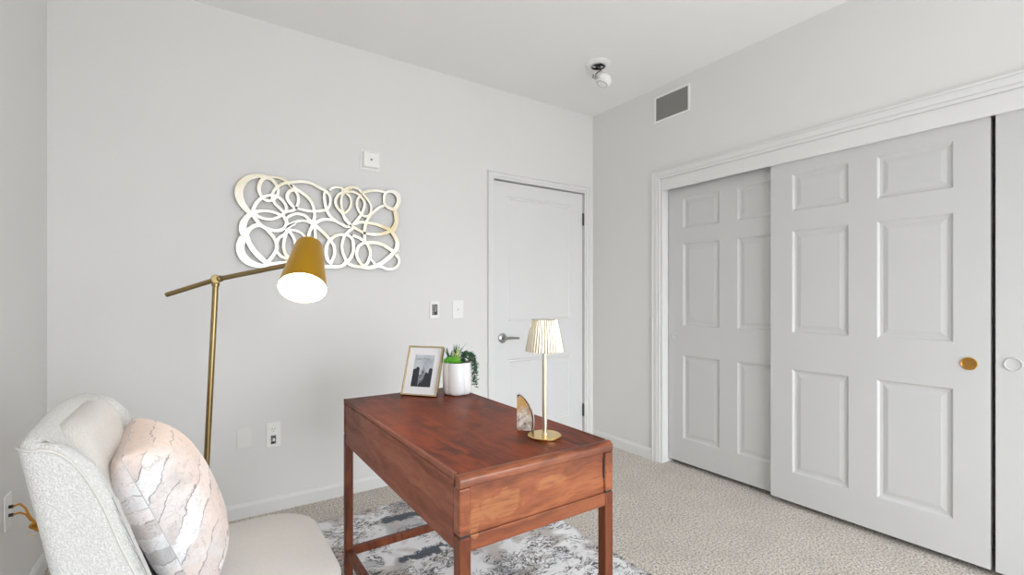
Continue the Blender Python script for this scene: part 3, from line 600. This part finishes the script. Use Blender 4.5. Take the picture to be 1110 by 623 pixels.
# ---------------------------------------------------------------- picture frame
lean = math.radians(20.8); u = Vector((.110, -.133, 0)).normalized(); nrm = Vector((-u.y, u.x, 0)) * -1   # faces the chair side
ctr = (Vector((.767, 2.035, 0)) + Vector((.877, 1.902, 0))) / 2
pf = thing('picture_frame', 'thin gold picture frame with black and white skyline photo', 'picture frame', (ctr.x, ctr.y, DT), rz=math.atan2(u.y, u.x))
lm = Matrix.Translation((0, 0, .0015)) @ Matrix.Rotation(-lean, 4, 'X')
FW, FH, b = .0865, .226, .0065
def part(name, boxes, m, bev=0):
    bm = B(*boxes); bmesh.ops.transform(bm, matrix=lm, verts=bm.verts); return obj(name, bm, m, pf, bevel=bev)
part('frame', ((-FW, -FW + b, -.008, .010, 0, FH), (FW - b, FW, -.008, .010, 0, FH), (-FW + b, FW - b, -.008, .010, 0, b), (-FW + b, FW - b, -.008, .010, FH - b, FH)), M['frame_gold'], .0008)
part('mount_board', ((-FW + b, FW - b, .0, .003, b, FH - b),), M['mount'])
part('backing', ((-FW + b, FW - b, .004, .009, b, FH - b),), M['dark'])
g = bmesh.new(); px0, px1, pz0, pz1 = -.048, .048, .040, .186
def quad(pts, y, mi):
    g.faces.new([g.verts.new((x, y, z)) for x, z in pts]).material_index = mi
quad([(px0, pz0), (px1, pz0), (px1, pz1), (px0, pz1)], -.0004, 0)
quad([(px0, pz0), (px1, pz0), (px1, .095), (px0, .095)], -.0005, 2)
quad([(-.006, .062), (.010, .062), (.009, .118), (.0045, .122), (.003, .150), (.002, .122), (-.004, .118)], -.0006, 2)
quad([(px0, pz0), (-.016, pz0), (-.017, .124), (-.024, .130), (-.032, .129), (-.034, .122), (px0, .118)], -.0007, 1)
quad([(-.016, pz0), (px1, pz0), (px1, .122), (.036, .127), (.030, .118), (.029, .100), (.022, .106), (.014, .105), (.010, .085), (.004, .065), (-.008, .058)], -.0007, 1)
quad([(px0 + .006, .166), (.0, .169), (.03, .167), (.03, .1655), (-.01, .1665), (px0 + .012, .162)], -.0006, 2)
bmesh.ops.transform(g, matrix=lm, verts=g.verts); 
pr = obj('photo_print', g, [M['photo_sky'], M['photo_dark'], M['photo_mid']], pf)
g = bmesh.new(); A = [(-.022, .078, .001), (.022, .078, .001), (.012, .068 * .9 + .012, .150), (-.012, .068 * .9 + .012, .150)]
lo = [g.verts.new(p) for p in ((-.026, .120, .001), (.026, .120, .001), (.014, .075, .150), (-.014, .075, .150))]; hi = [g.verts.new(v.co + Vector((0, .003, .0))) for v in lo]
g.faces.new(lo); g.faces.new(hi[::-1])
for i in range(4): g.faces.new((lo[i], lo[(i + 1) % 4], hi[(i + 1) % 4], hi[i]))
obj('easel_back', g, M['dark'], pf)

# ---------------------------------------------------------------- planter of succulents
pt = thing('potted_succulents', 'white lobed planter of green succulents at the desk corner', 'potted plant', (.992, 1.925, DT), rz=.35)
lob = lambda a: .93 + .115 * abs(math.cos(a * 2.5)) ** .55
g = bmesh.new(); lathe(g, [(.0005, 0), (.050, 0), (.057, .003), (.0605, .009), (.0625, .02), (.0635, .06), (.0635, .142), (.062, .1445), (.0595, .1445), (.058, .142), (.058, .125)], 120, fn=lob, cap=False)
obj('pot', g, M['white_glaze'], pt, smooth='auto', angle=50)
g = bmesh.new(); lathe(g, [(.058, .128), (.0005, .130)], 60, fn=lob, cap=False); obj('soil', g, M['soil'], pt)
def leaf(bm, p, d, ln, w, curve=0., fat=.35, n=5):
    """a pointed fleshy leaf from p along d"""
    d = Vector(d).normalized(); s = d.cross(Vector((0, 0, 1))); s = s.normalized() if s.length > .05 else Vector((1, 0, 0)); u_ = s.cross(d).normalized(); rings = []
    for i in range(n + 1):
        t_ = i / n; c = Vector(p) + d * ln * t_ + u_ * curve * ln * t_ * t_; r = w * (math.sin(PI * min(1, t_ * .85 + .12)) ** .8) * (1 if t_ < 1 else .05)
        rings.append([bm.verts.new(c + s * r * math.cos(k * PI / 3) + u_ * r * fat * math.sin(k * PI / 3)) for k in range(6)])
    for a, b2 in zip(rings, rings[1:]):
        for k in range(6): bm.faces.new((a[k], a[(k + 1) % 6], b2[(k + 1) % 6], b2[k]))
    bm.faces.new(rings[0]); bm.faces.new(rings[-1])
ri = -pt.rotation_euler.z
def loc2(wx, wy, z): return Vector((wx, wy, z))
inv = Matrix.Rotation(-.35, 4, 'Z')
R_ = Vector((.8303, -.5573, 0)); F_ = Vector((.5573, .8303, 0))
def W(r, f_, z): return inv @ (R_ * r + F_ * f_ + Vector((0, 0, z)))     # right / away from the chair / up, in pot space
def rosette(bm, c, rad, rows):
    for j in range(rows):
        el = .15 + 1.25 * j / rows; n_ = 11 - j
        for k in range(n_):
            a = 2 * PI * k / n_ + j * .7; d = Vector((math.cos(a) * math.cos(el), math.sin(a) * math.cos(el), math.sin(el)))
            leaf(bm, c, d, rad * (1 - .35 * j / rows), rad * .24, .12)
g = bmesh.new(); rosette(g, W(-.030, -.020, .142), .040, 5); rosette(g, W(-.008, -.030, .142), .034, 5); rosette(g, W(-.034, .012, .145), .034, 4); obj('rosette_leaves', g, M['leaf_bright'], pt, smooth=True)['label'] = 'bright green rosette leaves'
g = bmesh.new()
for k in range(9):
    b0 = W(.004 + random.uniform(-.018, .022), -.012 + random.uniform(-.015, .015), .130); top = random.uniform(.045, .085)
    for j in range(9):
        a = j * 2.4 + k; z = top * j / 9; leaf(g, b0 + Vector((0, 0, z)), (math.cos(a), math.sin(a), .9), .014 - .0007 * j, .0042, .2, n=3)
obj('lime_leaves', g, M['leaf_lime'], pt, smooth=True)['label'] = 'yellow-green upright stem leaves'
g = bmesh.new()
for k in range(16):
    a = random.uniform(0, 2 * PI); b0 = W(-.026 + random.uniform(-.012, .014), .012 + random.uniform(-.012, .012), .130)
    leaf(g, b0, (math.cos(a) * .38, math.sin(a) * .38, 1), random.uniform(.080, .118), .0040, random.uniform(-.25, .25), n=6)
obj('spiky_leaves', g, M['leaf_dark'], pt, smooth=True)['label'] = 'dark spiky blades'
g = bmesh.new()
for k in range(9):   # strands arching over the right rim and hanging down
    e = [.062, .070, .066, .058, .05, .072, .02, .035, .045][k]; dep = [-.022, -.006, .012, .03, .04, -.014, .05, -.008, .02][k]; drop = [.07, .125, .118, .06, .03, .135, .0, .02, .09][k]
    s0 = W(.018 + random.uniform(-.01, .01), dep * .4, .132); mid = W(.6 * e, dep * .7, .208 + random.uniform(-.012, .012)); rim = W(e + .006, dep, .168)
    pts = []
    for i in range(9): t_ = i / 8; pts.append((1 - t_) ** 2 * s0 + 2 * t_ * (1 - t_) * mid + t_ * t_ * rim)
    dn = int(drop / .010)
    for i in range(1, dn + 1): pts.append(rim + W(.007 * math.sin(i * .3 + k) + .005 * min(1, i / 3), 0, 0) - Vector((0, 0, i * .0105)))
    tube(g, pts, .0011, 5)
    for i, p in enumerate(pts):
        for q in range(4):
            a = random.uniform(0, 2 * PI); leaf(g, p, (math.cos(a), math.sin(a), random.uniform(-.5, .8)), random.uniform(.011, .017), .0040, .1, n=3)
obj('trailing_leaves', g, M['leaf_dark'], pt, smooth=True)['label'] = 'dark trailing strands over the rim'

# ---------------------------------------------------------------- floor lamp
base = Vector((.007, 1.985, 0)); J = Vector((.059, 1.948, 1.262))
fp = thing('floor_lamp', 'brass floor lamp with tilting arm behind the cream chair', 'lamp', (base.x, base.y, 0))
def fl_(name, g, m, **k):
    bmesh.ops.translate(g, vec=-base, verts=g.verts); return obj(name, g, m, fp, smooth='auto', **k)
g = bmesh.new(); lathe(g, [(.0005, .0005), (.125, .0005), (.127, .004), (.127, .014), (.122, .018), (.0005, .020)], 48, Matrix.Translation(base), cap=False); fl_('base', g, M['brass_dark'])
g = bmesh.new(); rod(g, base + Vector((0, 0, .018)), J, .0095, 18); fl_('pole', g, M['brass_dark'])
tip = Vector((-.085, 2.080, 1.209)); S_top = Vector((.324, 1.734, 1.378)); ax = Vector((-.212, -.602, -.769)).normalized(); end = S_top + ax * .075
g = bmesh.new(); rod(g, tip, J, .0085, 16); rod(g, J, end, .0085, 16); fl_('arm', g, M['brass_dark'])
g = bmesh.new(); view = Vector((J.x, J.y, 0)).normalized(); rod(g, J - view * .017 + Vector((0, 0, .001)), J + view * .014 + Vector((0, 0, .001)), .0155, 20)
dj = (J - base).normalized(); rod(g, J - dj * .024, J - dj * .008, .0125, 18); da = (end - J).normalized(); rod(g, J - da * .002, J + da * .024, .0115, 16); fl_('joint_knob', g, M['brass_dark'], bevel=.002)
mt = align(S_top, ax); Ls = .195
g = bmesh.new()
lathe(g, [(.0005, -.001), (.038, -.001), (.0425, .001), (.044, .005), (.0735, Ls), (.0722, Ls), (.0428, .006), (.0395, .003), (.0005, .003)], 64, mt, cap=False)
me_sh = fl_('lamp_shade', g, [M['brass_shade'], M['shade_in']])
# inner skin is white enamel
g = bmesh.new(); lathe(g, [(.0715, Ls - .0006), (.0420, .0065), (.0005, .0045)], 64, mt, cap=False); fl_('shade_lining', g, M['shade_in'])
g = bmesh.new(); rod(g, S_top - ax * .008, S_top + ax * 0.002, .004, 12); fl_('finial', g, M['brass_shade'])
g = bmesh.new(); lathe(g, [(.013, .020), (.013, .055), (.016, .058), (.024, .085), (.0285, .108), (.024, .128), (.012, .140), (.0005, .143)], 32, mt, cap=False); fl_('bulb', g, M['bulb'])

# ---------------------------------------------------------------- armless wing chair
CY = 1.562; half = .300
ch = thing('accent_chair', 'cream boucle accent chair with curved wing back beside the desk', 'chair', (.05, CY, .006))
org = Vector((.05, CY, .006))
XB = lambda z: -.286 + (.90 - z) * .18
RIM = [(-.255, .914), (-.228, .908), (-.208, .897), (-.193, .883), (-.176, .862), (-.162, .838), (-.150, .808), (-.139, .778), (-.111, .689), (-.079, .589), (-.040, .495), (.020, .400)]
RC = .034                                     # radius of the tight rear corners
def rim_at(k):
    return Vector((interp(k * (len(RIM) - 1), [(i, p[0]) for i, p in enumerate(RIM)]), interp(k * (len(RIM) - 1), [(i, p[1]) for i, p in enumerate(RIM)])))
def shell_pt(s, w):
    """s: -1 near wing tip .. 1 far wing tip ; w: 0 foot .. 1 rim"""
    a = abs(s); sg = -1 if s < 0 else 1
    if a > .5:
        k = (a - .5) / .5; T_ = rim_at(k); z = .13 + (T_.y - .13) * w; xb = XB(.13) + RC; xf = .05
        x = (xb + (xf - xb) * k) * (1 - w) + T_.x * w; y = half
    else:
        crest = .914 + .016 * (1 - (a / .5) ** 2); z = .13 + (crest - .13) * w; xb = XB(z)
        if a > .36: k = (a - .36) / .14 * PI / 2; x = xb + RC - RC * math.cos(k); y = half - RC + RC * math.sin(k)
        else: x = xb - .006 * math.cos(a / .36 * PI / 2); y = (half - RC) * a / .36
        if a > .36: xe = shell_pt(.5001, w).x + org.x; x = x + (xe - (xb + RC)) * math.sin(k)
    return Vector((x, CY + sg * y, z)) - org
def plan_in(s):
    a = abs(s); sg = -1 if s < 0 else 1
    if a > .5: return Vector((0, -sg, 0))
    if a > .36: k = (a - .36) / .14 * PI / 2; return Vector((math.cos(k), -sg * math.sin(k), 0))
    return Vector((1, 0, 0))
EDGE = [shell_pt(-1 + i / 100, 1) for i in range(201)] + [shell_pt(s_, w_ / 12) for s_ in (-1, 1) for w_ in range(13)]
def rnd(d, r): x_ = max(0, min(1, d / r)); return math.sqrt(1 - (1 - x_) ** 2)
ss = [-1 + i / 34 * .5 for i in range(34)] + [-.5 + i / 8 * .14 for i in range(8)] + [-.36 + i / 24 * .72 for i in range(25)]
ss = ss + [-s for s in ss[:42]][::-1]
ws = [j / 16 * .86 for j in range(16)] + [.86 + .14 * (1 - (1 - k / 14) ** 1.7) for k in range(15)]
g = bmesh.new(); go_, gi_ = [], []
for i, s in enumerate(ss):
    ro, ri_ = [], []
    for j, w in enumerate(ws):
        p = shell_pt(s, w); d = min((p - e).length for e in EDGE) if not (i in (0, len(ss) - 1) or j == len(ws) - 1) else 0
        if w < .05 and 0 < i < len(ss) - 1: d = max(d, .05) if abs(s) < .97 else d
        n_ = plan_in(s); ro.append(g.verts.new(p + n_ * .016 * (1 - rnd(d, .026))))
        ri_.append(ro[-1] if (i in (0, len(ss) - 1) or j == len(ws) - 1) else g.verts.new(p + n_ * (.016 + .044 * rnd(d, .048))))
    go_.append(ro); gi_.append(ri_)
for i in range(len(ss) - 1):
    for j in range(len(ws) - 1):
        for G_, rev in ((go_, False), (gi_, True)):
            q = []
            for v_ in (G_[i][j], G_[i][j + 1], G_[i + 1][j + 1], G_[i + 1][j]):
                if v_ not in q: q.append(v_)
            try: g.faces.new(q[::-1] if rev else q)
            except ValueError: pass
bk = obj('backrest', g, M['boucle'], ch, smooth='auto', angle=70)
SEAM = [(-.247, .903), (-.227, .894), (-.208, .877), (-.19, .849), (-.177, .822), (-.156, .77), (-.13, .687), (-.1, .605), (-.06, .50), (-.005, .40), (.02, .14)]
sm = []
for x, z in SEAM[::-1]: sm.append(Vector((x, CY - half + .001, z)) - org)
for i in range(13):
    s = -.47 + .94 * i / 12; sm.append(shell_pt(s, .984) + plan_in(s) * -.0)
for x, z in SEAM: sm.append(Vector((x, CY + half - .001, z)) - org)
def smooth_path(pts, k=4):
    out = []
    for i in range(len(pts) - 1):
        p0, p1, p2, p3 = pts[max(0, i - 1)], pts[i], pts[i + 1], pts[min(len(pts) - 1, i + 2)]
        for j in range(k):
            t_ = j / k; out.append(.5 * ((2 * p1) + (p2 - p0) * t_ + (2 * p0 - 5 * p1 + 4 * p2 - p3) * t_ ** 2 + (3 * p1 - p0 - 3 * p2 + p3) * t_ ** 3))
    return out + [pts[-1]]
g = bmesh.new(); tube(g, smooth_path(sm), .0028, 6); obj('piping', g, M['piping'], ch, smooth=True)

def rrect(x0, x1, y0, y1, rf, rb, n=10):
    pts = []
    for cx_, cy_, r, a0 in ((x1 - rf, y1 - rf, rf, 0), (x0 + rb, y1 - rb, rb, PI / 2), (x0 + rb, y0 + rb, rb, PI), (x1 - rf, y0 + rf, rf, 1.5 * PI)):
        for i in range(n + 1): a = a0 + PI / 2 * i / n; pts.append(Vector((cx_ + r * math.cos(a), cy_ + r * math.sin(a))))
    return pts
def pad(bm, pts, z0_, z1_, r, dome=.0, steps=5, inner=7):
    """rounded upholstered block over a convex outline"""
    c = sum(pts, Vector((0, 0))) / len(pts); n = len(pts); rings = []
    nr = []
    for i in range(n):
        d = (pts[(i + 1) % n] - pts[i - 1]); nr.append(Vector((d.y, -d.x)).normalized())
    def ring(ins, z): rings.append([bm.verts.new((p.x - q.x * ins, p.y - q.y * ins, z)) for p, q in zip(pts, nr)])
    for i in range(steps + 1): a = PI / 2 * i / steps; ring(r * (1 - math.sin(a)), z0_ + r * (1 - math.cos(a)))
    for i in range(steps + 1): a = PI / 2 * i / steps; ring(r * (1 - math.cos(a)), z1_ - r * (1 - math.sin(a)))
    last = [v.co.copy() for v in rings[-1]]
    for k in range(1, inner): t_ = 1 - k / inner; rings.append([bm.verts.new((c.x + (p.x - c.x) * t_, c.y + (p.y - c.y) * t_, z1_ + dome * (1 - t_ ** 2.5))) for p in last])
    for a, b2 in zip(rings, rings[1:]):
        for i in range(n): bm.faces.new((a[i], a[(i + 1) % n], b2[(i + 1) % n], b2[i]))
    bm.faces.new(rings[0][::-1]); bm.faces.new(rings[-1])
# loose inner back cushion, rounded top corners
ol = []
for cx_, cz_, r, a0 in ((.235 - .10, .905 - .10, .10, 0), (-.235 + .10, .905 - .10, .10, PI / 2), (-.235 + .03, .45, .03, PI), (.235 - .03, .45, .03, 1.5 * PI)):
    for i in range(11): a_ = a0 + PI / 2 * i / 10; ol.append(Vector((cx_ + r * math.cos(a_), cz_ + r * math.sin(a_))))
g = bmesh.new(); pad(g, ol, 0, .085, .038, .014)
for v_ in g.verts:
    y_, z_, d_ = v_.co.x, v_.co.y, v_.co.z
    crown = .016 * (1 - (y_ / .235) ** 2) * max(0, (z_ - .6) / .3)
    v_.co = Vector((XB(z_) + .012 + d_, CY + y_, z_ + crown + (.004 if z_ > .8 else 0))) - org
obj('inner_cushion', g, M['seat_fabric'], ch, smooth=True)
sc_ = rrect(-.245, .300, -.292, .292, .155, .05)
g = bmesh.new(); pad(g, sc_, .325, .440, .035, .018); obj('seat', g, M['seat_fabric'], ch, smooth=True)
g = bmesh.new(); pad(g, rrect(-.24, .305, -.286, .286, .13, .05), .165, .330, .012, 0); obj('seat_base', g, M['boucle'], ch, smooth=True)
for x, y in ((.25, -.22), (.25, .22), (-.22, -.22), (-.22, .22)):
    g = bmesh.new(); rod(g, (x * 1.03, y * 1.04, .0005), (x, y, .17), .012, 16, r2=.019); obj('leg', g, M['leg_wood'], ch, smooth='auto')

# ---------------------------------------------------------------- pillow
pl = thing('throw_pillow', 'plump peach, white and grey painterly pillow on the cream chair', 'pillow', (-.070, 1.572, .646))
pl.rotation_euler = (0, math.radians(-21.5), math.radians(2))
g = bmesh.new(); n = 34; S = .207; Hh = .212; Tk = .118
def pp(u, v, s):
    e = ((1 - abs(u) ** 3.0) * (1 - abs(v) ** 3.0)); e = max(0, e) ** .45
    sx_ = 1 - .07 * (1 - abs(v) ** 2) * abs(u) ** 2; sz_ = 1 - .05 * (1 - abs(u) ** 2) * abs(v) ** 2
    wr = .006 * noise.noise(Vector((u * 2.2, v * 2.2, s * 3.))) * e
    return Vector((s * ((Tk if s > 0 else Tk * .60) * e + wr), u * S * sx_, v * Hh * sz_))
def us(i): a = -1 + 2 * i / n; return math.sin(a * PI / 2) * .55 + a * .45
for s in (-1, 1):
    G = [[g.verts.new(pp(us(i), us(j), s)) for j in range(n + 1)] for i in range(n + 1)]
    for i in range(n):
        for j in range(n): g.faces.new((G[i][j], G[i + 1][j], G[i + 1][j + 1], G[i][j + 1]))
bmesh.ops.remove_doubles(g, verts=g.verts, dist=.0003)
obj('pillow_cover', g, M['pillow'], pl, smooth=True)
g = bmesh.new(); lp_ = [pp(us(i), -1, 1) for i in range(n + 1)] + [pp(1, us(i), 1) for i in range(1, n + 1)] + [pp(us(i), 1, 1) for i in range(n - 1, -1, -1)] + [pp(-1, us(i), 1) for i in range(n - 1, 0, -1)]
tube(g, lp_, .0011, 6, closed=True); obj('seam', g, mat('grey_seam', (.55, .53, .53), .9), pl, smooth=True)

# ---------------------------------------------------------------- light
w = bpy.data.worlds.new('sky'); scene.world = w; w.use_nodes = True
bg = w.node_tree.nodes['Background']; bg.inputs[0].default_value = (.925, .97, 1.02, 1); bg.inputs[1].default_value = 7.6
# bright overcast sky above the horizon, paler ground below it
wt = w.node_tree; tc = wt.nodes.new('ShaderNodeTexCoord'); sp = wt.nodes.new('ShaderNodeSeparateXYZ'); mr = wt.nodes.new('ShaderNodeMapRange')
mr.inputs[1].default_value = -.12; mr.inputs[2].default_value = .12; mr.inputs[3].default_value = 5.2; mr.inputs[4].default_value = 10.0
wt.links.new(tc.outputs['Generated'], sp.inputs[0]); wt.links.new(sp.outputs[2], mr.inputs[0]); wt.links.new(mr.outputs[0], bg.inputs[1])
def area(name, loc, rot, sx_, sy_, energy, col=(1, 1, 1), portal=False):
    l = bpy.data.lights.new(name, 'AREA'); l.shape = 'RECTANGLE'; l.size = sx_; l.size_y = sy_; l.energy = energy; l.color = col
    if portal: l.cycles.is_portal = True
    o = bpy.data.objects.new(name, l); C.objects.link(o); o.location = loc; o.rotation_euler = rot; return o
area('window_portal', (xm, YN - .06, (WZ0 + WZ1) / 2), (PI / 2, 0, 0), WX1 - WX0, WZ1 - WZ0, 10, portal=True)
bl = bpy.data.lights.new('lamp_light', 'POINT'); bl.energy = 3.0; bl.color = (1, .92, .82); bl.shadow_soft_size = .02
o = bpy.data.objects.new('lamp_light', bl); C.objects.link(o); o.location = S_top + ax * .165

# ---------------------------------------------------------------- camera
cam = bpy.data.cameras.new('camera'); co = bpy.data.objects.new('camera', cam); C.objects.link(co); scene.camera = co
cam.sensor_width = 36; cam.lens = 511. / 1110 * 36; cam.shift_y = 11.5 / 1110; cam.clip_start = .05
co.location = (0, 0, 1.197); co.rotation_euler = (PI / 2, 0, -math.atan2(343, 511))
scene.view_settings.view_transform = 'Standard'; scene.view_settings.look = 'None'; scene.view_settings.gamma = 1; scene.view_settings.use_curve_mapping = False
scene.view_settings.exposure = -0.05
scene.cycles.use_denoising = True
scene.cycles.max_bounces = 14; scene.cycles.diffuse_bounces = 10; scene.cycles.sample_clamp_indirect = 8
